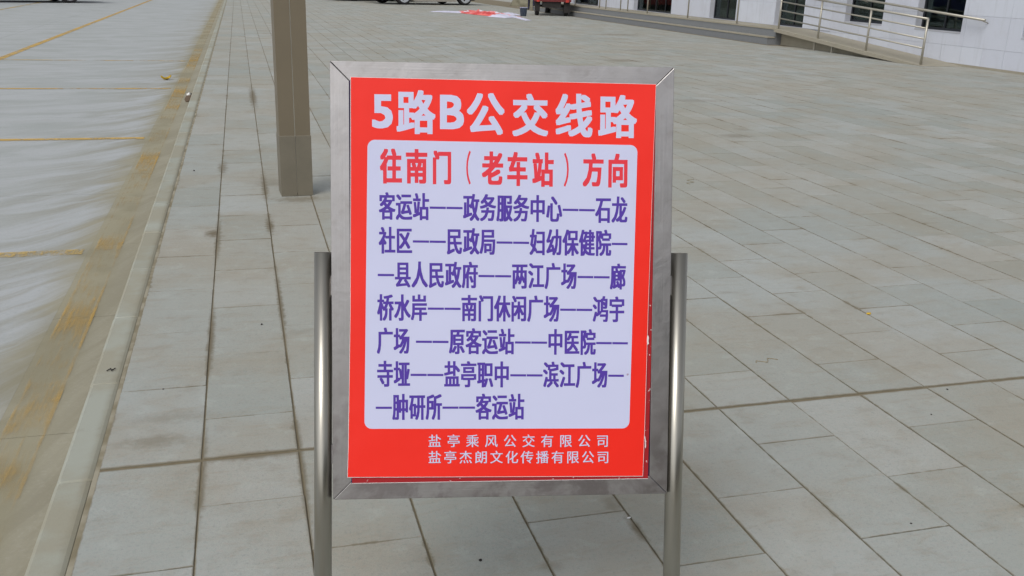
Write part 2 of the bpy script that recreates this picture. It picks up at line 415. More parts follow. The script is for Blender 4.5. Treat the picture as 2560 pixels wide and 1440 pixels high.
# cladding panels
rows = [(-.02, .398), (.402, 1.028), (1.032, 1.66), (1.664, 2.29), (2.294, 2.92), (2.924, 3.55), (3.554, 4.18), (4.184, 4.6)]
def cut(rect, holes):
    out = [rect]
    for h in holes:
        nx = []
        for (a, b, c, d) in out:
            if b <= h[0] or a >= h[1] or d <= h[2] or c >= h[3]: nx.append((a, b, c, d)); continue
            if a < h[0]: nx.append((a, h[0], c, d))
            if b > h[1]: nx.append((h[1], b, c, d))
            m0, m1 = max(a, h[0]), min(b, h[1])
            if c < h[2]: nx.append((m0, m1, c, h[2]))
            if d > h[3]: nx.append((m0, m1, h[3], d))
        out = nx
    return [r for r in out if r[1] - r[0] > .03 and r[3] - r[2] > .03]
bmu = bmesh.new()
for ri, (z0, z1) in enumerate(rows):
    pw = .60 if ri == 0 else 1.2
    y = 15.72 - pw * 20
    while y < Y2:
        a, b = max(y + .003, Y1), min(y + pw - .003, Y2)
        if b > a:
            for (p, q, c, d) in cut((a, b, z0, z1), ops):
                if c < PZ + .001 and q > 22.7: c = PZ + .004
                if d - c < .05: continue
                if ri < 3 and 13.5 < p < 38: bobj('panel', WX, WX + .02, p, q, c, d, M_panel)
                else: add_box(bmu, WX, WX + .02, p, q, c, d)
        y += pw
o = mesh_obj('upper_cladding', bmu, M_panel, bld); o.matrix_parent_inverse = Matrix.Translation((-WX, -28, 0)); tag(o, kind='stuff')
M_curt = simple('pale_curtain', srgb(150, 165, 170), .9); M_curt2 = simple('brown_curtain', srgb(84, 58, 44), .9, var=.5, scale=3); M_green = simple('green_curtain', srgb(50, 74, 58), .9, var=.5, scale=3)
def window(a, b, s, hd, door=False, mull=1, wide=.05):
    fr = bmesh.new(); x0, x1 = WX + .17, WX + .22
    add_box(fr, x0, x1, a, a + wide, s, hd); add_box(fr, x0, x1, b - wide, b, s, hd)
    add_box(fr, x0, x1, a + wide, b - wide, s, s + wide); add_box(fr, x0, x1, a + wide, b - wide, hd - wide, hd)
    wdw = mesh_obj('door' if door else 'window', fr, M_alu, bld); wdw.matrix_parent_inverse = Matrix.Translation((-WX, -28, 0))
    n = mull + 1; step = (b - a - 2 * wide) / n
    for i in range(n):
        ya = a + wide + i * step
        if i:
            bobj('mullion', x0 + .002, x1 - .002, ya - .02, ya + .02, s + wide, hd - wide, M_alu, wdw)
        bobj('pane', x0 + .02, x0 + .028, ya + (.02 if i else 0), ya + step - (.02 if i < n-1 else 0), s + wide, hd - wide, M_glass, wdw)
    return wdw
W = []
for i, (a, b, s, hd) in enumerate(ops):
    dr = i >= 4
    wd = window(a, b, s, hd, dr, 1 if i != 6 else 3); W.append(wd)
    if not dr: bobj('window_sill', WX - .008, WX + .16, a + .002, b - .002, s - .03, s - .001, M_reveal)
def curtain(wd, y0, y1, z0, z1, mat, x=WX + .30):
    bm = bmesh.new(); nn = 14
    f = [bm.verts.new((x + .02 * math.sin(i * 2.4), y0 + (y1 - y0) * i / nn, z0)) for i in range(nn + 1)]
    t = [bm.verts.new((x + .02 * math.sin(i * 2.4), y0 + (y1 - y0) * i / nn, z1)) for i in range(nn + 1)]
    g = [bm.verts.new((x + .01 + .02 * math.sin(i * 2.4), y0 + (y1 - y0) * i / nn, z0)) for i in range(nn + 1)]
    u = [bm.verts.new((x + .01 + .02 * math.sin(i * 2.4), y0 + (y1 - y0) * i / nn, z1)) for i in range(nn + 1)]
    for i in range(nn): bm.faces.new((f[i], f[i+1], t[i+1], t[i])); bm.faces.new((g[i+1], g[i], u[i], u[i+1]))
    o = mesh_obj('curtain', bm, mat, wd)
curtain(W[3], 20.65, 20.95, .72, 2.6, M_curt); curtain(W[3], 20.1, 20.35, .72, 2.6, M_curt); curtain(W[3], 19.75, 20.05, .72, 2.6, M_green)
curtain(W[2], 17.5, 18.2, .70, 1.1, M_curt2); curtain(W[2], 17.1, 18.3, 1.12, 2.6, M_green); curtain(W[4], 23.2, 24.2, .45, .62, M_curt2); curtain(W[4], 23.1, 24.3, .66, 1.6, M_green)
curtain(W[5], 26.9, 27.6, .9, 2.6, M_green); curtain(W[6], 32, 34.5, .5, 2.4, M_green)
bobj('plinth', WX - .03, WX - .002, 8, 22.69, -.02, .045, M_tread)
# platform and steps
def steps_part(name, x0, x1, y0, y1, z0, z1, mat): return bobj(name, x0, x1, y0, y1, z0, z1, mat, plat)
plat = empty('entrance_platform', (13.65, 30, 0)); tag(plat, 'long grey stone entrance platform with two low steps in front of the white building', 'steps')
def sobj(name, *a):
    o = bobj(name, *a, plat); o.matrix_parent_inverse = Matrix.Translation((-13.65, -30, 0)); return o
sobj('platform_base', 13.64, WX + .02, 22.7, 44, -.1, PZ - .042, M_step)
y = 22.69
while y < 44:
    b = min(y + 1.5, 44)
    sobj('platform_slab', 13.625, WX - .004, y, b - .006, PZ - .04, PZ, M_tread); y += 1.5
sobj('lower_riser', 13.41, 13.638, 22.72, 44, -.1, .168, M_step)
y = 22.70
while y < 44:
    b = min(y + 1.5, 44)
    sobj('step_tread', 13.395, 13.637, y, b - .006, .17, .20, M_tread); y += 1.5
# ramp
ramp = empty('access_ramp', (13.9, 20, 0)); tag(ramp, 'sloping beige access ramp leading down from the platform, with a metal side rail', 'ramp')
def rloc(o): o.matrix_parent_inverse = Matrix.Translation((-13.9, -20, 0)); return o
rz = lambda y: max(0.0, min(PZ - .004, .07 + (PZ - .07) * (y - 17.6) / (22.69 - 17.6))) if y > 17.6 else max(.004, .07 * (y - 16.7) / .9)
bm = bmesh.new()
ys = [16.75, 17.6, 18.6, 19.8, 21, 22.0, 22.688]
prev = None
for yy in ys:
    zt = rz(yy); zb = max(0.0015, zt - .085)
    cur = [bm.verts.new(p) for p in ((13.56, yy, zb), (WX - .006, yy, zb), (WX - .006, yy, zt), (13.56, yy, zt))]
    if prev:
        for i in range(4): bm.faces.new((prev[i], prev[(i+1) % 4], cur[(i+1) % 4], cur[i]))
    else: bm.faces.new(cur[::-1])
    prev = cur
bm.faces.new(prev); bmesh.ops.recalc_face_normals(bm, faces=bm.faces)
rloc(mesh_obj('deck', bm, M_tread, ramp))
for y in (20.85, 20.1):
    rloc(box_obj('support', 13.62, 13.66, y - .02, y + .02, 0, rz(y) - .09, M_rail, ramp))
bm = bmesh.new(); add_box(bm, 13.75, WX - .02, 18.6, 22.68, 0, .02)
vs = None
bm2 = bmesh.new(); bm.free()
v = [bm2.verts.new(p) for p in ((13.8, 18.9, 0), (13.8, 22.68, 0), (13.8, 22.68, .30), (13.8, 18.9, .06), (14.55, 18.9, 0), (14.55, 22.68, 0), (14.55, 22.68, .30), (14.55, 18.9, .06))]
for f in ((3, 2, 1, 0), (4, 5, 6, 7), (0, 1, 5, 4), (2, 3, 7, 6), (0, 4, 7, 3), (1, 2, 6, 5)): bm2.faces.new([v[i] for i in f])
bmesh.ops.recalc_face_normals(bm2, faces=bm2.faces)
rloc(mesh_obj('ramp_core', bm2, M_tread, ramp))
# outer railing
rail = empty('ramp_railing', (13.65, 20, 0)); tag(rail, 'pale metal railing with four sloping bars along the outer side of the ramp', 'railing')
def rail_tube(name, pts, r, root, off):
    bm = bmesh.new(); add_path(bm, pts, r); o = mesh_obj(name, bm, M_rail, root); o.matrix_parent_inverse = Matrix.Translation(off); return o
py = [22.62, 20.77, 18.82, 16.92]; ptop = [1.30, 1.17, 1.06, .94]
for y, zt in zip(py, ptop): rail_tube('rail_post', [(13.65, y, max(0, rz(y) - .05) if y > 17 else 0), (13.65, y, zt)], .024, rail, (-13.65, -20, 0))
for k_, (d0, d1) in enumerate(((0, 0), (.19, .2), (.40, .42), (.59, .62))):
    rail_tube('rail_bar', [(13.65, 16.92, .94 - d0), (13.65, 22.62, 1.30 - d1)], .024 if k_ == 0 else .017, rail, (-13.65, -20, 0))
# wall-side handrail
hr = empty('wall_handrail', (14.45, 20, 0)); tag(hr, 'single metal handrail fixed to the white wall above the ramp, with an open lower end', 'handrail')
rail_tube('handrail_bar', [(14.47, 16.25, .96), (14.47, 22.7, 1.40)], .026, hr, (-14.45, -20, 0))
for y in (16.3, 18.3, 20.3, 22.3): rail_tube('bracket', [(14.47, y, .94 + (y - 16.25) * .0682), (14.598, y, .90 + (y - 16.25) * .0682)], .012, hr, (-14.45, -20, 0))
# railing on the platform edge
pr = empty('platform_railing', (13.72, 30, PZ)); tag(pr, 'thin metal railing posts standing along the platform edge beside the entrance steps', 'railing')
for y in (25.0, 28.2, 31.4, 33.2, 33.9, 35.4, 36.1, 39, 42):
    rail_tube('rail_post', [(13.72, y, PZ), (13.72, y, 1.72)], .022, pr, (-13.72, -30, -PZ))
rail_tube('rail_bar', [(13.72, 25, 1.72), (13.72, 42, 1.72)], .024, pr, (-13.72, -30, -PZ))

# ------------------------------------------------------------------ steel column
M_col = simple('column_metal', srgb(122, 112, 94), .5, .15, var=.1, scale=3)
M_colseam = simple('column_seam', srgb(196, 194, 184), .35, .6)
M_sleeve = simple('column_sleeve', srgb(122, 116, 102), .55, .2, var=.22, scale=7)
colm = empty('steel_column', (.318, 6.64, 0), math.radians(3)); tag(colm, 'square grey-brown steel column with a centre seam standing on the paving left of the sign', 'column')
def cobj(name, x0, x1, y0, y1, z0, z1, m, ch=0): return box_obj(name, x0, x1, y0, y1, z0, z1, m, colm, ch)
bm = bmesh.new()
for (a, b) in ((-.104, -.0025), (.0025, .104)):
    add_box(bm, a, b, -.1, .1, .0, 3.2)
add_box(bm, -.002, .002, -.094, .094, 0, 3.2)
cobj('column_shaft', -.104, -.0025, -.1, .1, .02, 3.2, M_col); cobj('column_shaft', .0025, .104, -.1, .1, .02, 3.2, M_col)
bm.free()
cobj('column_seam', -.0024, .0024, -.097, .097, .02, 3.2, M_colseam)
cobj('base_sleeve', -.1075, -.0015, -.1035, .1035, .001, .42, M_sleeve, .003); cobj('base_sleeve', .0015, .1075, -.1035, .1035, .001, .42, M_sleeve, .003)
cobj('column_cap', -.12, .12, -.12, .12, 3.2, 3.22, M_col)

# ------------------------------------------------------------------ the bus route sign
P0 = Vector((0.16915152, 1.93559108, 1.32886054)); UA = Vector((0.98090666, -0.1943858, 0.00602347)); UB = Vector((-0.04311694, -0.24756885, -0.96791043))
NN = Vector((-0.18963927, -0.94917007, 0.25122326))
# local frame: X right, Y up along the board, Z towards the viewer; origin top-left corner of the frame
sign = bpy.data.objects.new('bus_route_sign', None); COL.objects.link(sign)
MS = Matrix((UA, -UB, NN)).transposed().to_4x4(); MS.translation = P0
foot = P0 + UB * 1.373 + UA * .35
sign.location = (foot.x, foot.y, 0)
tag(sign, 'stainless steel framed stand with a red and white bus route notice in Chinese', 'sign')
ML = Matrix.Translation(-Vector((foot.x, foot.y, 0))) @ MS
def sg(o, parent=None):
    o.parent = parent or sign
    o.matrix_basis = ML if parent is None else Matrix()
    return o
def steel_mat(name, scale_y=1.0, dull=0.0):
    n = N(name); tc = n.node('ShaderNodeTexCoord').outputs['Object']
    s = n.node('ShaderNodeSeparateXYZ', {0: tc})
    a = n.noise(tc, 9, 5, .62, .5); b = n.noise(tc, 42, 4, .6)
    brush = n.noise(n.vec(n.math('MULTIPLY', s.outputs[0], 3 if scale_y > 1 else 300), n.math('MULTIPLY', s.outputs[1], 300 if scale_y > 1 else 3)), 1, 2)
    low = n.ss(s.outputs[1], -.98, -.5, 1, 0)   # grime and dark reflections painted into the colour, low on the frame
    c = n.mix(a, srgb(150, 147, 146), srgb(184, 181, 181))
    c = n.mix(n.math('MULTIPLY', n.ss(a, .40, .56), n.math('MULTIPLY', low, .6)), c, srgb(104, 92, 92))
    c = n.mix(n.math('MULTIPLY', n.ss(b, .5, .72), .18), c, srgb(132, 124, 116))
    m3 = n.noise(tc, 16, 4, .65, .8)
    c = n.mix(n.math('MULTIPLY', n.ss(m3, .3, .5, 1, 0), .2), c, srgb(190, 190, 192))
    r = n.math('ADD', .22 + dull, n.math('MULTIPLY', n.noise(tc, 14, 4, .6, .6), .3))
    n.bsdf(c, r, .92, n.bump(n.math('ADD', n.math('MULTIPLY', brush, .15), n.math('MULTIPLY', a, 1.0)), .12, .01))
    return n.m
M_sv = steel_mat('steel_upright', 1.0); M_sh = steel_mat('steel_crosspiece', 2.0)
def tube_mat():
    n = N('steel_tube'); tc = n.node('ShaderNodeTexCoord').outputs['Object']; s = n.node('ShaderNodeSeparateXYZ', {0: tc})
    a = n.noise(n.vec(n.math('MULTIPLY', s.outputs[0], 20), n.math('MULTIPLY', s.outputs[1], 2), n.math('MULTIPLY', s.outputs[2], 20)), 1.5, 4)
    c = n.mix(a, srgb(146, 143, 134), srgb(182, 179, 170))
    n.bsdf(c, n.math('ADD', .24, n.math('MULTIPLY', a, .12)), .95); return n.m
M_tube = tube_mat()
FW, FH, FA, FD = .700, .892, .0385, .028
g_ = .0003
def rail_prism(name, pts, mat):
    bm = bmesh.new(); c = .0012
    F = [bm.verts.new((x, -y, 0)) for x, y in pts]; Bk = [bm.verts.new((x, -y, -FD)) for x, y in pts]
    bm.faces.new(F); bm.faces.new(Bk[::-1])
    n = len(pts)
    for i in range(n): bm.faces.new((F[i], Bk[i], Bk[(i+1) % n], F[(i+1) % n]))
    bmesh.ops.recalc_face_normals(bm, faces=bm.faces)
    ed = [e for e in bm.edges if all(v in F for v in e.verts)]
    bmesh.ops.bevel(bm, geom=ed, offset=.0012, segments=2, affect='EDGES', profile=.5)
    return sg(mesh_obj(name, bm, mat))
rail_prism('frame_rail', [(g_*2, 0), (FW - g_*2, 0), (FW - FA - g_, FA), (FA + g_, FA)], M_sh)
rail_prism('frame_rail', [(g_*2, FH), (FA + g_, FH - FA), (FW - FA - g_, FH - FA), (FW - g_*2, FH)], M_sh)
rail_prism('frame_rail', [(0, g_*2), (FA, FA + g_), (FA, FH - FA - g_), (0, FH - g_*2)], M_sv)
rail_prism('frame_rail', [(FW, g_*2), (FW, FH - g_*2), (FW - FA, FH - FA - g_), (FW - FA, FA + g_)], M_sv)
bm = bmesh.new(); add_box(bm, .004, FW - .004, -FH + .004, -.004, -FD + .003, -.006)
sg(mesh_obj('backing_board', bm, simple('board_dark_blue', srgb(52, 44, 96), .6)))
# posts
M_capd = simple('cap_dull', srgb(96, 92, 86), .6, .5)
def leg(pa, pb):
    bm = bmesh.new(); a = Vector(pa); b = Vector(pb)
    # run on down to the ground
    d = (b - a).normalized()
    wa = MS @ a; wd = (MS.to_3x3() @ d)
    L = wa.z / -wd.z
    e = a + d * (L - .002)
    add_tube(bm, a, e, .0182, 40)
    o = sg(mesh_obj('sign_post', bm, M_tube))
    # lid of the tube, base plate
    bm = bmesh.new(); add_tube(bm, a - d * .0006, a + d * .001, .0178, 32); sg(mesh_obj('post_cap', bm, M_capd))
    we = MS @ e
    bm = bmesh.new(); add_box(bm, we.x - .05, we.x + .05, we.y - .05, we.y + .05, .002, .010, None, .001)
    o = mesh_obj('base_plate', bm, M_tube, sign); o.matrix_parent_inverse = Matrix.Translation((-foot.x, -foot.y, 0))
leg((-.0182, -.383, -.0195), (-.0245, -1.060, -.0195)); leg((.7215, -.383, -.0195), (.7175, -1.079, -.0195))
for (x0, x1) in ((-.004, 0), (.7, .7045)):
    for y in (-.45, -.80):
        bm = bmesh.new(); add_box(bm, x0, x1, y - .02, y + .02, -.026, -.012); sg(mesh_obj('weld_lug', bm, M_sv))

def flat_mat(name, col, rough=.42, spec=.35, chips=False, var=.05):
    n = N(name); tc = n.node('ShaderNodeTexCoord').outputs['Object']
    f = n.noise(tc, 5, 4)
    c = n.mix(f, tuple(v * (1 - var) for v in col[:3]) + (1,), tuple(min(1, v * (1 + var)) for v in col[:3]) + (1,))
    if chips: c = n.mix(n.ss(n.noise(tc, 75, 3, .6), .66, .70), c, srgb(226, 214, 212))
    n.bsdf(c, rough, 0, n.bump(n.noise(tc, 4, 3), .25, .02), Specular_IOR_Level=spec); return n.m
RED = (.90, .028, .016, 1)
M_red = flat_mat('poster_red', RED, .3, .3); M_oldred = flat_mat('old_poster_red', (.34, .012, .016, 1), .5, .3, True)
M_white = flat_mat('poster_white', (.60, .62, .83, 1), .5, .3, var=.02); M_edge = flat_mat('paper_edge', (.8, .74, .74, 1), .6)
M_purple = flat_mat('ink_purple', (.088, .042, .36, 1), .5, .3); M_inkred = flat_mat('ink_red', (.78, .04, .06, 1), .5, .3); M_shade = flat_mat('ink_grey', (.28, .10, .12, 1), .5, .3)
def quad_slab(name, pts, z0, z1, mat, parent=None, radius=0):
    """flat sheet through pts (mm, y down); corners rounded by radius"""
    P = [Vector((x / 1000, -y / 1000)) for x, y in pts]; out = []
    n = len(P)
    for i in range(n):
        p = P[i]
        if radius <= 0: out.append(p); continue
        a, b = (P[i-1] - p).normalized(), (P[(i+1) % n] - p).normalized()
        r = radius / 1000; c = p + a * r + b * r
        A, B = p + a * r - c, p + b * r - c
        for k in range(9):
            t = k / 8; ang = A.angle_signed(B) * t
            v = Matrix.Rotation(-ang, 2) @ A; out.append(c + v)
    bm = bmesh.new()
    F = [bm.verts.new((p.x, p.y, z1)) for p in out]; G = [bm.verts.new((p.x, p.y, z0)) for p in out]
    bm.faces.new(F); bm.faces.new(G[::-1]); m = len(F)
    for i in range(m): bm.faces.new((F[i], G[i], G[(i+1) % m], F[(i+1) % m]))
    bmesh.ops.recalc_face_normals(bm, faces=bm.faces)
    return sg(mesh_obj(name, bm, mat), parent)
old = quad_slab('old_poster', [(40.6, 37), (662, 37), (660.5, 600), (657.6, 857.6), (38.9, 857), (41.3, 500)], .0004, .0022, M_oldred)
quad_slab('old_poster_edge', [(39.4, 38), (40.4, 38), (41.0, 500), (38.6, 857.4), (37.4, 857)], .0004, .0021, flat_mat('navy_ink', (.03, .02, .10, 1)), old)
quad_slab('paper_border', [(38.6, 858), (38.6, 857.2), (657.6, 857.8), (657.8, 858.7)], .0004, .0023, M_edge, old)
poster = quad_slab('paper_notice', [(41.2, 31.6), (661.6, 35.3), (657.3, 239), (652.3, 504), (649.1, 740), (646.4, 852.6), (29.4, 844.6), (31.5, 783), (37.5, 503), (40, 244)], .0026, .0046, M_edge)
red = quad_slab('red_print', [(42.1, 32.3), (660.8, 36), (656.6, 239), (651.5, 504), (648.2, 740), (645.6, 851.6), (30.3, 843.6), (32.4, 783), (38.3, 503), (40.9, 244)], .00461, .0049, M_red, poster)
white = quad_slab('white_panel', [(74.6, 155.4), (624.5, 159.9), (615.4, 749.6), (64.9, 743.4)], .00492, .0052, M_white, poster, 15)

# lettering
_gc = {}
def glyph(ch):
    if ch in _gc: return _gc[ch]
    cu = bpy.data.curves.new('glyph', 'FONT'); cu.body = ch; cu.size = 1.0; cu.resolution_u = 3; cu.fill_mode = 'FRONT' if False else 'BOTH'
    cu.fill_mode = 'BOTH'
    o = bpy.data.objects.new('glyph', cu); COL.objects.link(o)
    dg = bpy.context.evaluated_depsgraph_get(); dg.update()
    me = bpy.data.meshes.new_from_object(o.evaluated_get(dg), depsgraph=dg)
    vs = [(v.co.x, v.co.y) for v in me.vertices]; fs = [tuple(p.vertices) for p in me.polygons]
    COL.objects.unlink(o); bpy.data.objects.remove(o); bpy.data.curves.remove(cu); bpy.data.meshes.remove(me)
    xs = [v[0] for v in vs] or [0, 1]; ysv = [v[1] for v in vs] or [0, 1]
    _gc[ch] = (vs, fs, min(xs), max(xs), min(ysv), max(ysv)); return _gc[ch]
class Letters:
    def __init__(s): s.v = []; s.f = []; s.n = 0
    def emit(s, vs, fs, fn, dx, dy, z, ring=8):
        offs = [(0, 0)]
        if dx or dy: offs += [(dx * math.cos(2*math.pi*i/ring), dy * math.sin(2*math.pi*i/ring)) for i in range(ring)] if False else [(dx * a_, dy * b_) for a_ in (-1, 0, 1) for b_ in (-1, 0, 1) if a_ or b_]
        for k, (ox, oy) in enumerate(offs):
            b = len(s.v); zz = z + k * 4e-6
            for v in vs:
                X, Y = fn(v); s.v.append(((X + ox) / 1000, -(Y + oy) / 1000, zz))
            s.f += [tuple(i + b for i in f) for f in fs]
    def fit(s, ch, x0, x1, y0, y1, dx, dy, z):      # ink box in mm, y down
        vs, fs, a, b, c, d = glyph(ch)
        X0_, X1_, Y0_, Y1_ = x0 + dx, x1 - dx, y0 + dy, y1 - dy
        s.emit(vs, fs, lambda v: (X0_ + (v[0]-a)/(b-a)*(X1_-X0_), Y1_ - (v[1]-c)/(d-c)*(Y1_-Y0_)), dx, dy, z)
    def em(s, ch, cx, cy, ew, eh, dx, dy, z):       # em box centre in mm
        vs, fs, *_ = glyph(ch)
        s.emit(vs, fs, lambda v: (cx + (v[0] - .5) * ew, cy - (v[1] - .38) * eh), dx, dy, z)
    def rect(s, x0, x1, y0, y1, z, sl=0.0):
        b = len(s.v)
        for (x, y) in ((x0, y0), (x0, y1), (x1, y1 + sl), (x1, y0 + sl)): s.v.append((x/1000, -y/1000, z))
        s.f.append((b, b+1, b+2, b+3))
    def build(s, name, mat):
        me = bpy.data.meshes.new(name); me.from_pydata(s.v, [], s.f); me.materials.append(mat); me.update()
        o = bpy.data.objects.new(name, me); COL.objects.link(o); return sg(o, poster)
t = Letters()
for q in (('5', 83.7, 125.1, 65.0, 132.8), ('路', 132.3, 210.7, 55.5, 143.1), ('B', 219.5, 267.9, 63.9, 132.5), ('公', 273.5, 350.1, 58.8, 142.9),
          ('交', 365.9, 439.4, 58.9, 144.9), ('线', 454.1, 530.6, 57.4, 145.4), ('路', 542.2, 622.6, 58.4, 145.9)):
    t.fit(*q, 2.4, 2.1 if q[0] not in '5B' else 2.5, .0050)
t.build('title_lettering', M_white)
t = Letters()
for q in (('往', 98.8, 143.0, 172.4, 242.9), ('南', 150.8, 194.1, 173.0, 242.4), ('门', 205.0, 242.1, 175.2, 243.3), ('（', 272.6, 281.6, 175.4, 243.1),
          ('老', 304.2, 347.7, 176.0, 243.5), ('车', 355.9, 397.6, 176.4, 245.5), ('站', 407.4, 451.4, 176.9, 246.7), ('）', 472.4, 482.3, 177.2, 245.9),
          ('方', 511.2, 554.3, 177.4, 245.8), ('向', 564.3, 604.2, 177.6, 247.0)):
    p = q[0] in '（）'
    t.fit(*q, .5 if p else 2.0, .4 if p else 1.7, .0053)
t.build('heading_lettering', M_inkred)
rowsT = [('客运站——政务服务中心——石龙', 97.2, 288.0, 604.5, 292.8, 54.7), ('社区——民政局——妇幼保健院—', 96.9, 357.0, 605.5, 361.5, 53.8),
         ('—县人民政府——两江广场——廊', 94.1, 425.8, 603.1, 430.7, 53.4), ('桥水岸——南门休闲广场——鸿宇', 93.0, 493.5, 601.5, 498.8, 53.9),
         ('广场 ——原客运站——中医院——', 91.9, 561.5, 609.2, 568.0, 53.3), ('寺垭——盐亭职中——滨江广场—', 91.6, 630.0, 601.7, 636.3, 54.0),
         ('—肿研所——客运站', 88.8, 698.4, 393.3, 701.1, 53.9)]
for (s_, x0, y0, x1, y1, hh) in rowsT:
    t = Letters()
    units = sum(.33 if c == ' ' else 1 for c in s_)
    pitch = (x1 - x0 + 2.5) / units; cx = x0 - 1.2; slope = (y1 - y0) / (x1 - x0)
    for ch in s_:
        if ch == ' ': cx += pitch * .33; continue
        mx = cx + pitch / 2; my = y0 + (mx - x0) * slope
        if ch == '—': t.rect(cx + .6, cx + pitch - .6, my - 2.3 + 1.5, my + 2.3 + 1.5, .0053, slope * pitch)
        else: t.em(ch, mx, my, pitch * .97, hh / .94, 1.4, .75, .0053)
        cx += pitch
    t.build('stop_list_lettering', M_purple)
for (s_, x0, y0, x1, y1) in (('盐亭乘风公交有限公司', 194.8, 770.3, 573.1, 775.5), ('盐亭杰朗文化传播有限公司', 194.8, 804.3, 574.4, 810.1)):
    for (mat, ox, zz, nm) in ((M_shade, .7, .00500, 'lettering_shade'), (M_white, 0, .00506, 'company_lettering')):
        t = Letters(); em = 27.8; n_ = len(s_); pitch = (x1 - x0 - em) / (n_ - 1)
        for i, ch in enumerate(s_):
            mx = x0 + em / 2 + i * pitch; my = y0 + (mx - x0) * (y1 - y0) / (x1 - x0)
            t.em(ch, mx + ox, my + ox, em, em * 1.02, .30 if ox == 0 else 0, 0, zz)
        t.build(nm, mat)
# paper chip and smudge
def chip(pts, z, mat, name='torn_paper_spot'):
    return quad_slab(name, pts, z, z + .0002, mat, poster)
chip([(650.4, 556), (652.8, 553), (654.2, 558), (653.6, 566), (654.6, 571), (652, 573), (650.2, 568)], .0049, M_edge)
chip([(648.5, 768), (649.6, 766), (651, 775), (652, 786), (651.2, 793), (649.6, 790), (650, 780)], .0049, M_edge)
chip([(608, 634), (612, 633), (613, 636), (609, 638)], .00521, flat_mat('smudge', (.42, .33, .45, 1)))

# ------------------------------------------------------------------ small litter on the ground
def blob(name, loc, rx, ry, rz_, mat, label, cat, seed=0, group=None):
    bm = bmesh.new(); bmesh.ops.create_icosphere(bm, subdivisions=2, radius=1)
    for v in bm.verts:
        k = 1 + .45 * noise.noise(v.co * 1.7 + Vector((seed, seed * .7, 0)))
        v.co = Vector((v.co.x * rx * k, v.co.y * ry * k, max(0, (v.co.z + .6)) * rz_ * k))
    o = mesh_obj(name, bm, mat, None, True); o.location = loc; tag(o, label, cat, group); return o
def leaf(name, loc, L, Wd, rz_, mat, label, cat='leaf', curl=.3):
    bm = bmesh.new(); n = 6; rowsv = []
    for i in range(n + 1):
        u = i / n; ww = Wd * math.sin(math.pi * min(.98, max(.04, u))) ** .8
        z = .0012 + curl * L * (u - .5) ** 2
        rowsv.append([bm.verts.new(((u - .5) * L, s * ww, z + abs(s) * Wd * .5 * curl)) for s in (-.5, 0, .5)])
    for a, b in zip(rowsv, rowsv[1:]):
        for j in range(2): bm.faces.new((a[j], a[j+1], b[j+1], b[j]))
    geom = bmesh.ops.extrude_face_region(bm, geom=bm.faces[:])
    for v in geom['geom']:
        if isinstance(v, bmesh.types.BMVert): v.co.z += .0008
    bmesh.ops.recalc_face_normals(bm, faces=bm.faces)
    o = mesh_obj(name, bm, mat, None, True); o.location = loc; o.rotation_euler = (0, 0, rz_); tag(o, label, cat); return o
M_yel = simple('yellow_leaf', srgb(204, 168, 50), .7); M_brn = simple('dry_brown', srgb(96, 78, 58), .8); M_pap = simple('litter_paper', srgb(230, 230, 228), .7)
M_blk = simple('black_bit', srgb(38, 34, 32), .8); M_tan = simple('tan_leaf', srgb(146, 136, 112), .8)
leaf('yellow_leaf', (-1.09, 14.97, -.119), .17, .11, .6, M_yel, 'curled yellow leaf lying on the road near the gutter', curl=1.0)
blob('paper_scrap', (-.69, 13.07, -.121), .028, .035, .028, M_pap, 'crumpled white paper scrap in the gutter against the kerb', 'litter', 3)
blob('mud_clump', (-.68, 12.9, -.121), .045, .5, .008, M_brn, 'dark strip of dry mud in the gutter beside the paper scrap', 'mud', 5)
bm = bmesh.new(); add_path(bm, [(-.014, -.006, .003), (-.004, .004, .005), (.006, -.003, .004), (.016, .006, .006)], .0022, 6); add_path(bm, [(-.004, .004, .005), (-.001, .014, .004)], .0018, 6); add_path(bm, [(.006, -.003, .004), (.004, -.012, .003)], .0018, 6)
o = mesh_obj('twig', bm, M_blk); o.location = (-.556, 3.62, 0); tag(o, 'tiny black twig on the kerb stone left of the paving', 'twig')
blob('pebble', (.545, 2.09, 0), .0045, .0045, .003, M_blk, 'small black pebble on the paving under the sign frame', 'pebble', 1)
leaf('paper_flake', (1.02, 2.195, 0), .016, .007, .3, M_pap, 'tiny white paper flake beside a paving joint under the sign', 'litter', .2)
blob('yellow_bud', (2.86, 3.62, 0), .012, .009, .006, M_yel, 'tiny yellow bud on the paving right of the sign', 'bud', 2)
def squiggle(loc, L, rz_, label, mat=M_tan):
    bm = bmesh.new(); pts = [(L * (i / 7 - .5), .018 * math.sin(i * 1.5) * (L / .12), .002 + .001 * (i % 2)) for i in range(8)]
    add_path(bm, pts, .0018, 6); o = mesh_obj('dry_stalk', bm, mat); o.location = loc; o.rotation_euler = (0, 0, rz_); tag(o, label, 'stalk')
squiggle((2.05, 3.19, 0), .11, .25, 'bent dry plant stalk on the paving beside the right sign post')
squiggle((3.37, 6.62, 0), .2, 1.1, 'longer dry stalk lying on the paving farther right of the sign')
for i, (x, y, r_, lb) in enumerate([(2.62, 2.78, .004, 'dark grit speck just below the wide joint far right of the sign'), (2.4, 2.6, .003, 'small dark grit speck on the second paving row below the wide joint'),
        (1.83, 1.98, .0035, 'dark grit speck near the right sign post foot'), (-.35, 3.4, .003, 'dark grit speck in the paving column next to the kerb'),
        (.02, 4.02, .0045, 'dark grit speck on the paving midway between column and lower left post'), (-.4, 7.5, .006, 'dark grit speck beside the kerb level with the steel column')]):
    blob('pebble', (x, y, 0), r_, r_ * 1.2, r_ * .7, M_blk, lb, 'pebble', i, 'specks of grit on the paving')
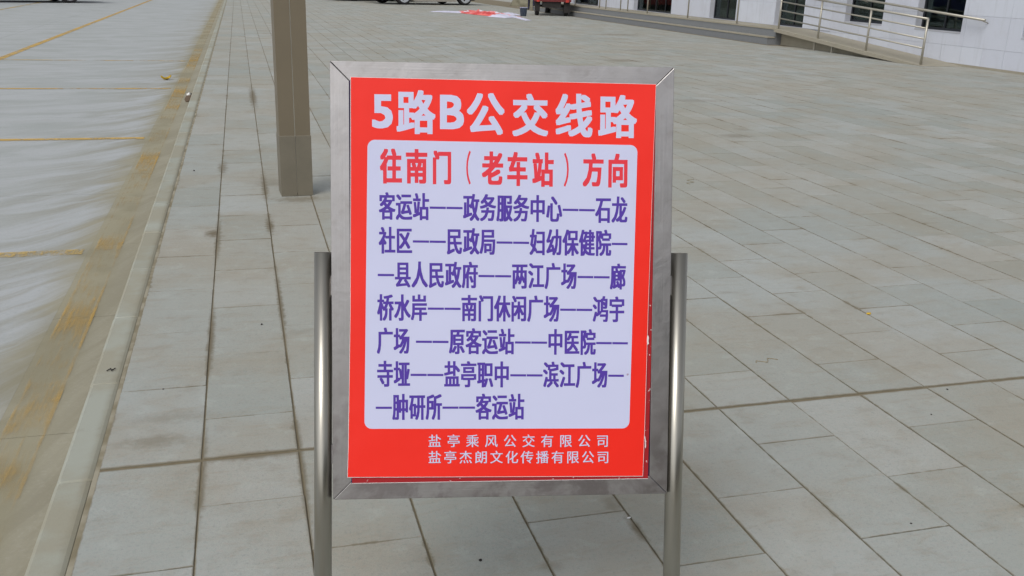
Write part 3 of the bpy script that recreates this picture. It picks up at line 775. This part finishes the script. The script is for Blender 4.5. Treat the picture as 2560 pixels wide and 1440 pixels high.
blob('pebble', (-1.9, 5.7, -.12), .007, .007, .006, M_blk, 'dark grit speck on the nearest yellow bay line of the road', 'pebble', 9, 'specks of grit on the paving')

# ------------------------------------------------------------------ far things near the upper edge
M_tyre = simple('tyre_rubber', srgb(40, 38, 40), .85); M_rim = simple('alloy_rim', srgb(196, 200, 204), .5, .1)
M_carglass = simple('car_glass', srgb(30, 36, 40), .1, 0, spec=.8)
def wheel(parent, x, y, r, wd, side):
    g = empty('wheel', (x, y, r)); g.parent = parent
    bm = bmesh.new(); ro = [(r*.77, -wd/2), (r*.9, -wd/2), (r, -wd*.36), (r, wd*.36), (r*.9, wd/2), (r*.77, wd/2)]; n = 28
    R_ = [[bm.verts.new((a*math.cos(2*math.pi*i/n), b, a*math.sin(2*math.pi*i/n))) for a, b in ro] for i in range(n)]
    for i in range(n):
        for j in range(len(ro)): bm.faces.new((R_[i][j], R_[i][(j+1) % len(ro)], R_[(i+1) % n][(j+1) % len(ro)], R_[(i+1) % n][j]))
    bmesh.ops.recalc_face_normals(bm, faces=bm.faces); mesh_obj('tyre', bm, M_tyre, g)
    bm = bmesh.new(); yo = side * wd * .38
    add_tube(bm, (0, yo - .01, 0), (0, yo + .01, 0), r * .12, 12)
    for i in range(5):
        a = i * 2 * math.pi / 5
        add_box(bm, 0, r * .6, yo - .012, yo + .012, -r * .075, r * .075, Matrix.Rotation(a, 4, 'Y'))
    ri = [(r*.55, -wd*.4), (r*.63, -wd*.4), (r*.63, wd*.4), (r*.55, wd*.4)]
    R_ = [[bm.verts.new((a*math.cos(2*math.pi*i/n), b, a*math.sin(2*math.pi*i/n))) for a, b in ri] for i in range(n)]
    for i in range(n):
        for j in range(4): bm.faces.new((R_[i][j], R_[i][(j+1) % 4], R_[(i+1) % n][(j+1) % 4], R_[(i+1) % n][j]))
    bmesh.ops.recalc_face_normals(bm, faces=bm.faces); mesh_obj('rim', bm, M_rim, g)
    bm = bmesh.new(); add_tube(bm, (0, -wd*.1, 0), (0, wd*.1, 0), r*.5, 20); mesh_obj('brake_disc', bm, M_blk, g)
    bm = bmesh.new(); add_tube(bm, (0, side*wd*.30, 0), (0, side*wd*.42, 0), r*.775, 24); o_ = mesh_obj('hub_plate', bm, M_rim, g)
    bm = bmesh.new()
    for i in range(5):
        a = (i + .5) * 2 * math.pi / 5; add_tube(bm, (r*.46*math.cos(a), side*wd*.40, r*.46*math.sin(a)), (r*.46*math.cos(a), side*wd*.43, r*.46*math.sin(a)), r*.12, 10)
    mesh_obj('hub_vent', bm, M_blk, g)
def car(name, wb, scale, paint, label, loc, rz_):
    root = empty(name, loc, rz_); root.scale = (scale,) * 3; tag(root, label, 'car')
    L0, L1 = -.82, wb + .95; Wd = .86; r = .33
    prof = [(L0, .30), (L0 - .05, .55), (L0 + .02, .88), (L0 + .25, 1.0), (L0 + .75, 1.42), (L0 + 1.3, 1.5), (wb * .55, 1.5), (wb * .8, 1.38), (wb + .12, .98), (wb + .75, .84), (L1, .62), (L1 + .04, .38), (L1 - .05, .26)]
    def arch(cx):
        return [(cx + .40 * math.cos(a), .30 + .40 * math.sin(a)) for a in [math.pi * k / 8 for k in range(9)]]
    low = arch(wb) ; low2 = arch(0)
    outline = prof + [(p[0], max(p[1], .12)) for p in low] + [(wb - .42, .12), (.42, .12)] + [(p[0], max(p[1], .12)) for p in low2]
    bm = bmesh.new()
    lv = {}
    sides = []
    for s in (-1, 1):
        sides.append([bm.verts.new((x, s * (Wd - (0.17 * max(0, z - .95) / .5 if z > .95 else 0)), z)) for x, z in outline])
    n = len(outline)
    for i in range(n): bm.faces.new((sides[0][i], sides[0][(i+1) % n], sides[1][(i+1) % n], sides[1][i]))
    f1 = bm.faces.new(sides[0]); f2 = bm.faces.new(sides[1][::-1])
    bmesh.ops.triangulate(bm, faces=[f1, f2]); bmesh.ops.recalc_face_normals(bm, faces=bm.faces)
    mesh_obj('body', bm, paint, root)
    box_obj('underbody', L0 + .3, L1 - .3, -Wd + .32, Wd - .32, .16, .45, M_blk, root)
    for s in (-1, 1):
        wheel(root, 0, s * (Wd - .1), r, .2, s); wheel(root, wb, s * (Wd - .1), r, .2, s)
        bm = bmesh.new()
        pts = [(L0 + .5, 1.02), (L0 + .95, 1.40), (wb * .78, 1.36), (wb + .0, 1.0)]
        A = [bm.verts.new((x, s * (Wd + .004 - .17 * max(0, z - .95) / .5), z)) for x, z in pts]; B_ = [bm.verts.new((x, s * (Wd - .03 - .17 * max(0, z - .95) / .5), z)) for x, z in pts]
        bm.faces.new(A); bm.faces.new(B_[::-1])
        for i in range(4): bm.faces.new((A[i], B_[i], B_[(i+1) % 4], A[(i+1) % 4]))
        bmesh.ops.recalc_face_normals(bm, faces=bm.faces); mesh_obj('side_window', bm, M_carglass, root)
        for dx in (.1, wb * .52): box_obj('door_handle', dx + .5, dx + .65, s * Wd - .01, s * Wd + .02, .82, .85, M_rim, root)
    box_obj('headlight', L1 - .12, L1 + .02, -Wd + .05, -Wd + .35, .6, .72, M_rim, root); box_obj('headlight', L1 - .12, L1 + .02, Wd - .35, Wd - .05, .6, .72, M_rim, root)
    return root
M_silver = simple('champagne_paint', srgb(178, 172, 160), .35, .4); M_dgrey = simple('grey_car_paint', srgb(120, 126, 130), .35, .4); M_navy = simple('navy_car_paint', srgb(40, 38, 84), .35, .3)
av = math.atan2(49.47 - 48.09, 11.3 - 7.89); nrm = Vector((-math.sin(av), math.cos(av)))
sc_ = 1.36
c0 = Vector((7.89, 48.09)) + nrm * .76 * sc_
car('silver_car', 3.68 / sc_, sc_, M_silver, 'silver beige car with alloy wheels parked across the far end of the plaza', (c0.x, c0.y, 0), av)
c0 = Vector((5.9, 51.9)) + nrm * .76 * 1.36
r_ = car('grey_car', 2.6, 1.36, M_dgrey, 'grey car parked left of and behind the silver car, low body in shade', (c0.x, c0.y + .0, 0), av)
r_ = car('navy_car', 2.6, 1.3, M_navy, 'dark blue vehicle at the far left corner of the road', (-10.2, 43.3, -.12), .45)
# heap of banner cloth
def cloth(name, cx, cy, sx, sy, hgt, mat, label, cat, rz_=0, seed=0, parent=None):
    bm = bmesh.new(); nx, ny = 22, 12; g = []
    for i in range(nx + 1):
        r0 = []
        for j in range(ny + 1):
            u, v = i / nx - .5, j / ny - .5
            k = 1 + .25 * noise.noise(Vector((u * 3, v * 3, seed)))
            h = hgt * max(0, (1 - (abs(u) * 2) ** 3)) * max(0, 1 - (abs(v) * 2) ** 3) * (.5 + .9 * abs(noise.noise(Vector((u * 5, v * 6, seed + 3)))))
            r0.append(bm.verts.new((u * sx * k, v * sy * k, .006 + h)))
        g.append(r0)
    top = []
    for i in range(nx):
        for j in range(ny): bm.faces.new((g[i][j], g[i+1][j], g[i+1][j+1], g[i][j+1]))
    ex = bmesh.ops.extrude_face_region(bm, geom=bm.faces[:])
    for v in ex['geom']:
        if isinstance(v, bmesh.types.BMVert): v.co.z += .006
    bmesh.ops.recalc_face_normals(bm, faces=bm.faces)
    o = mesh_obj(name, bm, mat, parent, True)
    if parent is None: o.location = (cx, cy, 0); o.rotation_euler = (0, 0, rz_); tag(o, label, cat)
    else: o.location = (cx, cy, 0); o.rotation_euler = (0, 0, rz_)
    return o
def banner_mat():
    n = N('banner_print'); tc = n.node('ShaderNodeTexCoord').outputs['Object']; s = n.node('ShaderNodeSeparateXYZ', {0: tc})
    f = n.noise(tc, 2.2, 4, .6)
    c = n.mix(n.ss(f, .40, .52), (.62, .03, .03, 1), (.80, .16, .14, 1))
    c = n.mix(n.ss(s.outputs[0], -1.0, -.7, 1, 0), c, (.85, .45, .08, 1))
    c = n.mix(n.ss(n.noise(tc, 3.1, 3), .58, .64), c, (.75, .72, .8, 1))
    n.bsdf(c, .6); return n.m
M_cloth = simple('white_sheet', srgb(206, 206, 224), .7)
cloth('red_banner', 9.55, 38.2, 1.15, 4.0, .16, banner_mat(), 'crumpled red and orange printed banner heaped on the far paving', 'banner', .25, 1)
cloth('white_wrapping', 9.75, 35.9, .9, 1.1, .12, M_cloth, 'white wrapping sheet lying against the near side of the red banner', 'sheet', .5, 4)
cloth('white_strip', 10.25, 35.9, .25, 4.6, .05, M_cloth, 'long narrow white strip lying diagonally right of the red banner', 'strip', -.08, 5)
cloth('white_strip', 8.6, 39.6, 1.9, .9, .05, M_cloth, 'long trailing white strip left of the red banner', 'strip', -.5, 6)
cloth('white_rag', 10.75, 38.6, .6, 1.1, .08, M_cloth, 'small white rag between the red banner and the blue bucket', 'rag', .2, 8)
# bucket
bk = empty('bucket', (11.0, 37.45, 0)); tag(bk, 'blue grey plastic bucket standing on the paving beside the red tricycle', 'bucket')
M_bk = simple('bucket_plastic', srgb(124, 138, 160), .5)
bm = bmesh.new(); add_tube(bm, (0, 0, 0), (0, 0, .33), .12, 24, .15, caps=False); f = [v for v in bm.verts if v.co.z < .01]; bm.faces.new(f[::-1]); bmesh.ops.solidify(bm, geom=bm.faces[:], thickness=.008); mesh_obj('bucket_body', bm, M_bk, bk)
bm = bmesh.new()
for i in range(20): add_tube(bm, (.155*math.cos(i*.314159), .155*math.sin(i*.314159), .33), (.155*math.cos((i+1)*.314159), .155*math.sin((i+1)*.314159), .33), .012, 6)
mesh_obj('bucket_rim', bm, simple('rim_plastic', srgb(170, 172, 196), .5), bk)
bm = bmesh.new()
for i in range(10): add_tube(bm, (.15*math.cos(i*.314159), -.04, .33 - .12*math.sin(i*.314159)), (.15*math.cos((i+1)*.314159), -.04, .33 - .12*math.sin((i+1)*.314159)), .004, 6)
mesh_obj('bucket_handle', bm, M_rim, bk)
# cargo tricycle
M_tri = simple('red_metal', srgb(104, 30, 30), .6, 0, var=.3); M_tri2 = simple('worn_wood', srgb(176, 158, 132), .8)
tr_ = empty('cargo_tricycle', (12.42, 38.1, 0), math.radians(-14)); tr_.scale = (1.2, 1.2, 1.2); tag(tr_, 'red motor cargo tricycle seen from behind at the end of the steps', 'tricycle')
box_obj('cargo_bed_floor', -.62, .62, 0, 1.9, .52, .58, M_tri, tr_)
box_obj('tailgate', -.64, .64, -.03, 0, .47, .74, M_tri, tr_); box_obj('under_box', -.34, .30, .02, .34, .27, .50, M_blk, tr_); box_obj('mud_flap', -.60, -.42, .06, .075, .16, .5, M_blk, tr_); box_obj('mud_flap', .40, .61, .06, .075, .12, .5, M_blk, tr_); box_obj('side_board', -.64, -.61, .002, 1.9, .582, .92, M_tri, tr_); box_obj('side_board', .61, .64, .002, 1.9, .582, .92, M_tri, tr_)
box_obj('head_board', -.64, .64, 1.902, 1.93, .52, 1.1, M_tri, tr_); box_obj('bed_rail', -.66, .66, -.05, -.002, .742, .84, M_tri2, tr_)
box_obj('axle_beam', -.5, .5, .35, .45, .28, .36, M_blk, tr_); box_obj('chassis', -.14, .14, .1, 2.9, .37, .51, M_blk, tr_)
for s in (-1, 1):
    wheel(tr_, s * .5, .4, .29, .14, s)
for ch_ in [c for c in tr_.children if c.name.startswith('wheel')]: ch_.rotation_euler = (0, 0, math.pi / 2)
wheel(tr_, 0, 3.0, .29, .12, 1)
for ch_ in [c for c in tr_.children if c.name.startswith('wheel') and abs(c.location.x) < .01]: ch_.rotation_euler = (0, 0, math.pi / 2)
box_obj('seat', -.16, .16, 2.0, 2.5, .78, .88, M_blk, tr_, .02); box_obj('engine_cover', -.2, .2, 2.0, 2.7, .45, .76, M_tri, tr_, .03)
bm = bmesh.new(); add_path(bm, [(0, 3.0, .3), (0, 2.8, 1.05)], .03); add_path(bm, [(-.35, 2.6, 1.1), (0, 2.8, 1.05), (.35, 2.6, 1.1)], .015); mesh_obj('handlebar', bm, M_blk, tr_)
for s in (-1, 1): box_obj('tail_lamp', s * .5 - .05, s * .5 + .05, -.055, -.031, .46, .54, simple('lamp_red', srgb(190, 60, 50), .3), tr_)
# heap of sand against the far end
bm = bmesh.new(); bmesh.ops.create_icosphere(bm, subdivisions=4, radius=1)
for v in bm.verts:
    k = 1 + .3 * noise.noise(v.co * 2.0) + .1 * noise.noise(v.co * 7)
    v.co = Vector((v.co.x * 1.5 * k, v.co.y * 1.4 * k, max(-.01, v.co.z) ** 1 * .95 * k if v.co.z > 0 else 0))
o = mesh_obj('sand_heap', bm, simple('sand', srgb(126, 122, 104), .95, var=.25), None, True); o.location = (15.4, 50.6, -.14); o.scale = (.75, .75, .9); tag(o, 'grey brown sand heap at the far end behind the standing person', 'heap')
# person: continuous skin figure (only the lower legs are in the picture)
def person():
    J = {'pel': (0, 0, .95), 'chest': (.02, .03, 1.30), 'neck': (.02, .04, 1.47), 'head0': (.02, .02, 1.56), 'head1': (.02, .0, 1.70),
         'hl': (-.10, 0, .90), 'kl': (-.13, .10, .50), 'al': (-.14, .16, .09), 'tl': (-.15, .02, .035), 'hr_': (.10, 0, .90), 'kr': (.11, -.04, .49), 'ar': (.12, -.03, .09), 'tr': (.13, -.17, .035),
         'sl': (-.19, .04, 1.42), 'el': (-.25, .02, 1.13), 'wl': (-.23, -.12, .90), 'fl': (-.22, -.17, .82), 'sr': (.23, .04, 1.42), 'er': (.29, .03, 1.13), 'wr': (.26, -.10, .90), 'fr': (.25, -.15, .82)}
    Rr = {'pel': .15, 'chest': .16, 'neck': .06, 'head0': .09, 'head1': .10, 'hl': .10, 'kl': .065, 'al': .048, 'tl': .04, 'hr_': .10, 'kr': .065, 'ar': .048, 'tr': .04, 'sl': .07, 'el': .048, 'wl': .034, 'fl': .035, 'sr': .07, 'er': .048, 'wr': .034, 'fr': .035}
    E_ = [('pel', 'chest'), ('chest', 'neck'), ('neck', 'head0'), ('head0', 'head1'), ('pel', 'hl'), ('hl', 'kl'), ('kl', 'al'), ('al', 'tl'), ('pel', 'hr_'), ('hr_', 'kr'), ('kr', 'ar'), ('ar', 'tr'), ('chest', 'sl'), ('sl', 'el'), ('el', 'wl'), ('wl', 'fl'), ('chest', 'sr'), ('sr', 'er'), ('er', 'wr'), ('wr', 'fr')]
    ks = list(J); me = bpy.data.meshes.new('person'); me.from_pydata([J[k] for k in ks], [(ks.index(a), ks.index(b)) for a, b in E_], [])
    o = bpy.data.objects.new('person', me); COL.objects.link(o)
    m = o.modifiers.new('skin', 'SKIN'); s = o.modifiers.new('sub', 'SUBSURF'); s.levels = s.render_levels = 2
    for i, k in enumerate(ks): me.skin_vertices[0].data[i].radius = (Rr[k], Rr[k])
    me.skin_vertices[0].data[0].use_root = True
    n = N('clothes'); tc = n.node('ShaderNodeTexCoord').outputs['Object']; sp = n.node('ShaderNodeSeparateXYZ', {0: tc}); z = sp.outputs[2]
    c = n.mix(n.ss(z, .95, .96), srgb(44, 42, 62), srgb(90, 92, 100)); c = n.mix(n.ss(z, 1.50, 1.51), c, srgb(170, 130, 105)); c = n.mix(n.ss(z, 1.64, 1.66), c, srgb(25, 22, 20)); c = n.mix(n.ss(z, .07, .08), srgb(30, 28, 30), c)
    n.bsdf(c, .85); me.materials.append(n.m)
    return o
pe = person(); pe.location = (13.42, 44.4, 0); pe.rotation_euler = (0, 0, -.4)
tag(pe, 'standing person in dark trousers beside the bucket and the red tricycle', 'person')

# unseen belt of trees, added behind the viewer to darken the steel's reflections
bm = bmesh.new(); rt = random.Random(3)
for i in range(70):
    cx, cy = -1 + i * .85 + rt.uniform(-.8, .8), -20 + rt.uniform(-3, 3)
    rr = rt.uniform(1.4, 2.8); zc = rt.uniform(1.2, 4.6)
    b0 = len(bm.verts)
    res = bmesh.ops.create_icosphere(bm, subdivisions=2, radius=1)
    for v in res['verts']:
        k = 1 + .5 * noise.noise(v.co * 2.3 + Vector((i, 0, 0)))
        v.co = Vector((cx + v.co.x * rr * k, cy + v.co.y * rr * k, max(-.15, zc + v.co.z * rr * k)))
o = mesh_obj('added_reflection_trees', bm, simple('added_dark_foliage', (.045, .06, .03, 1), .9, var=.4, scale=1.5)); tag(o, kind='stuff')
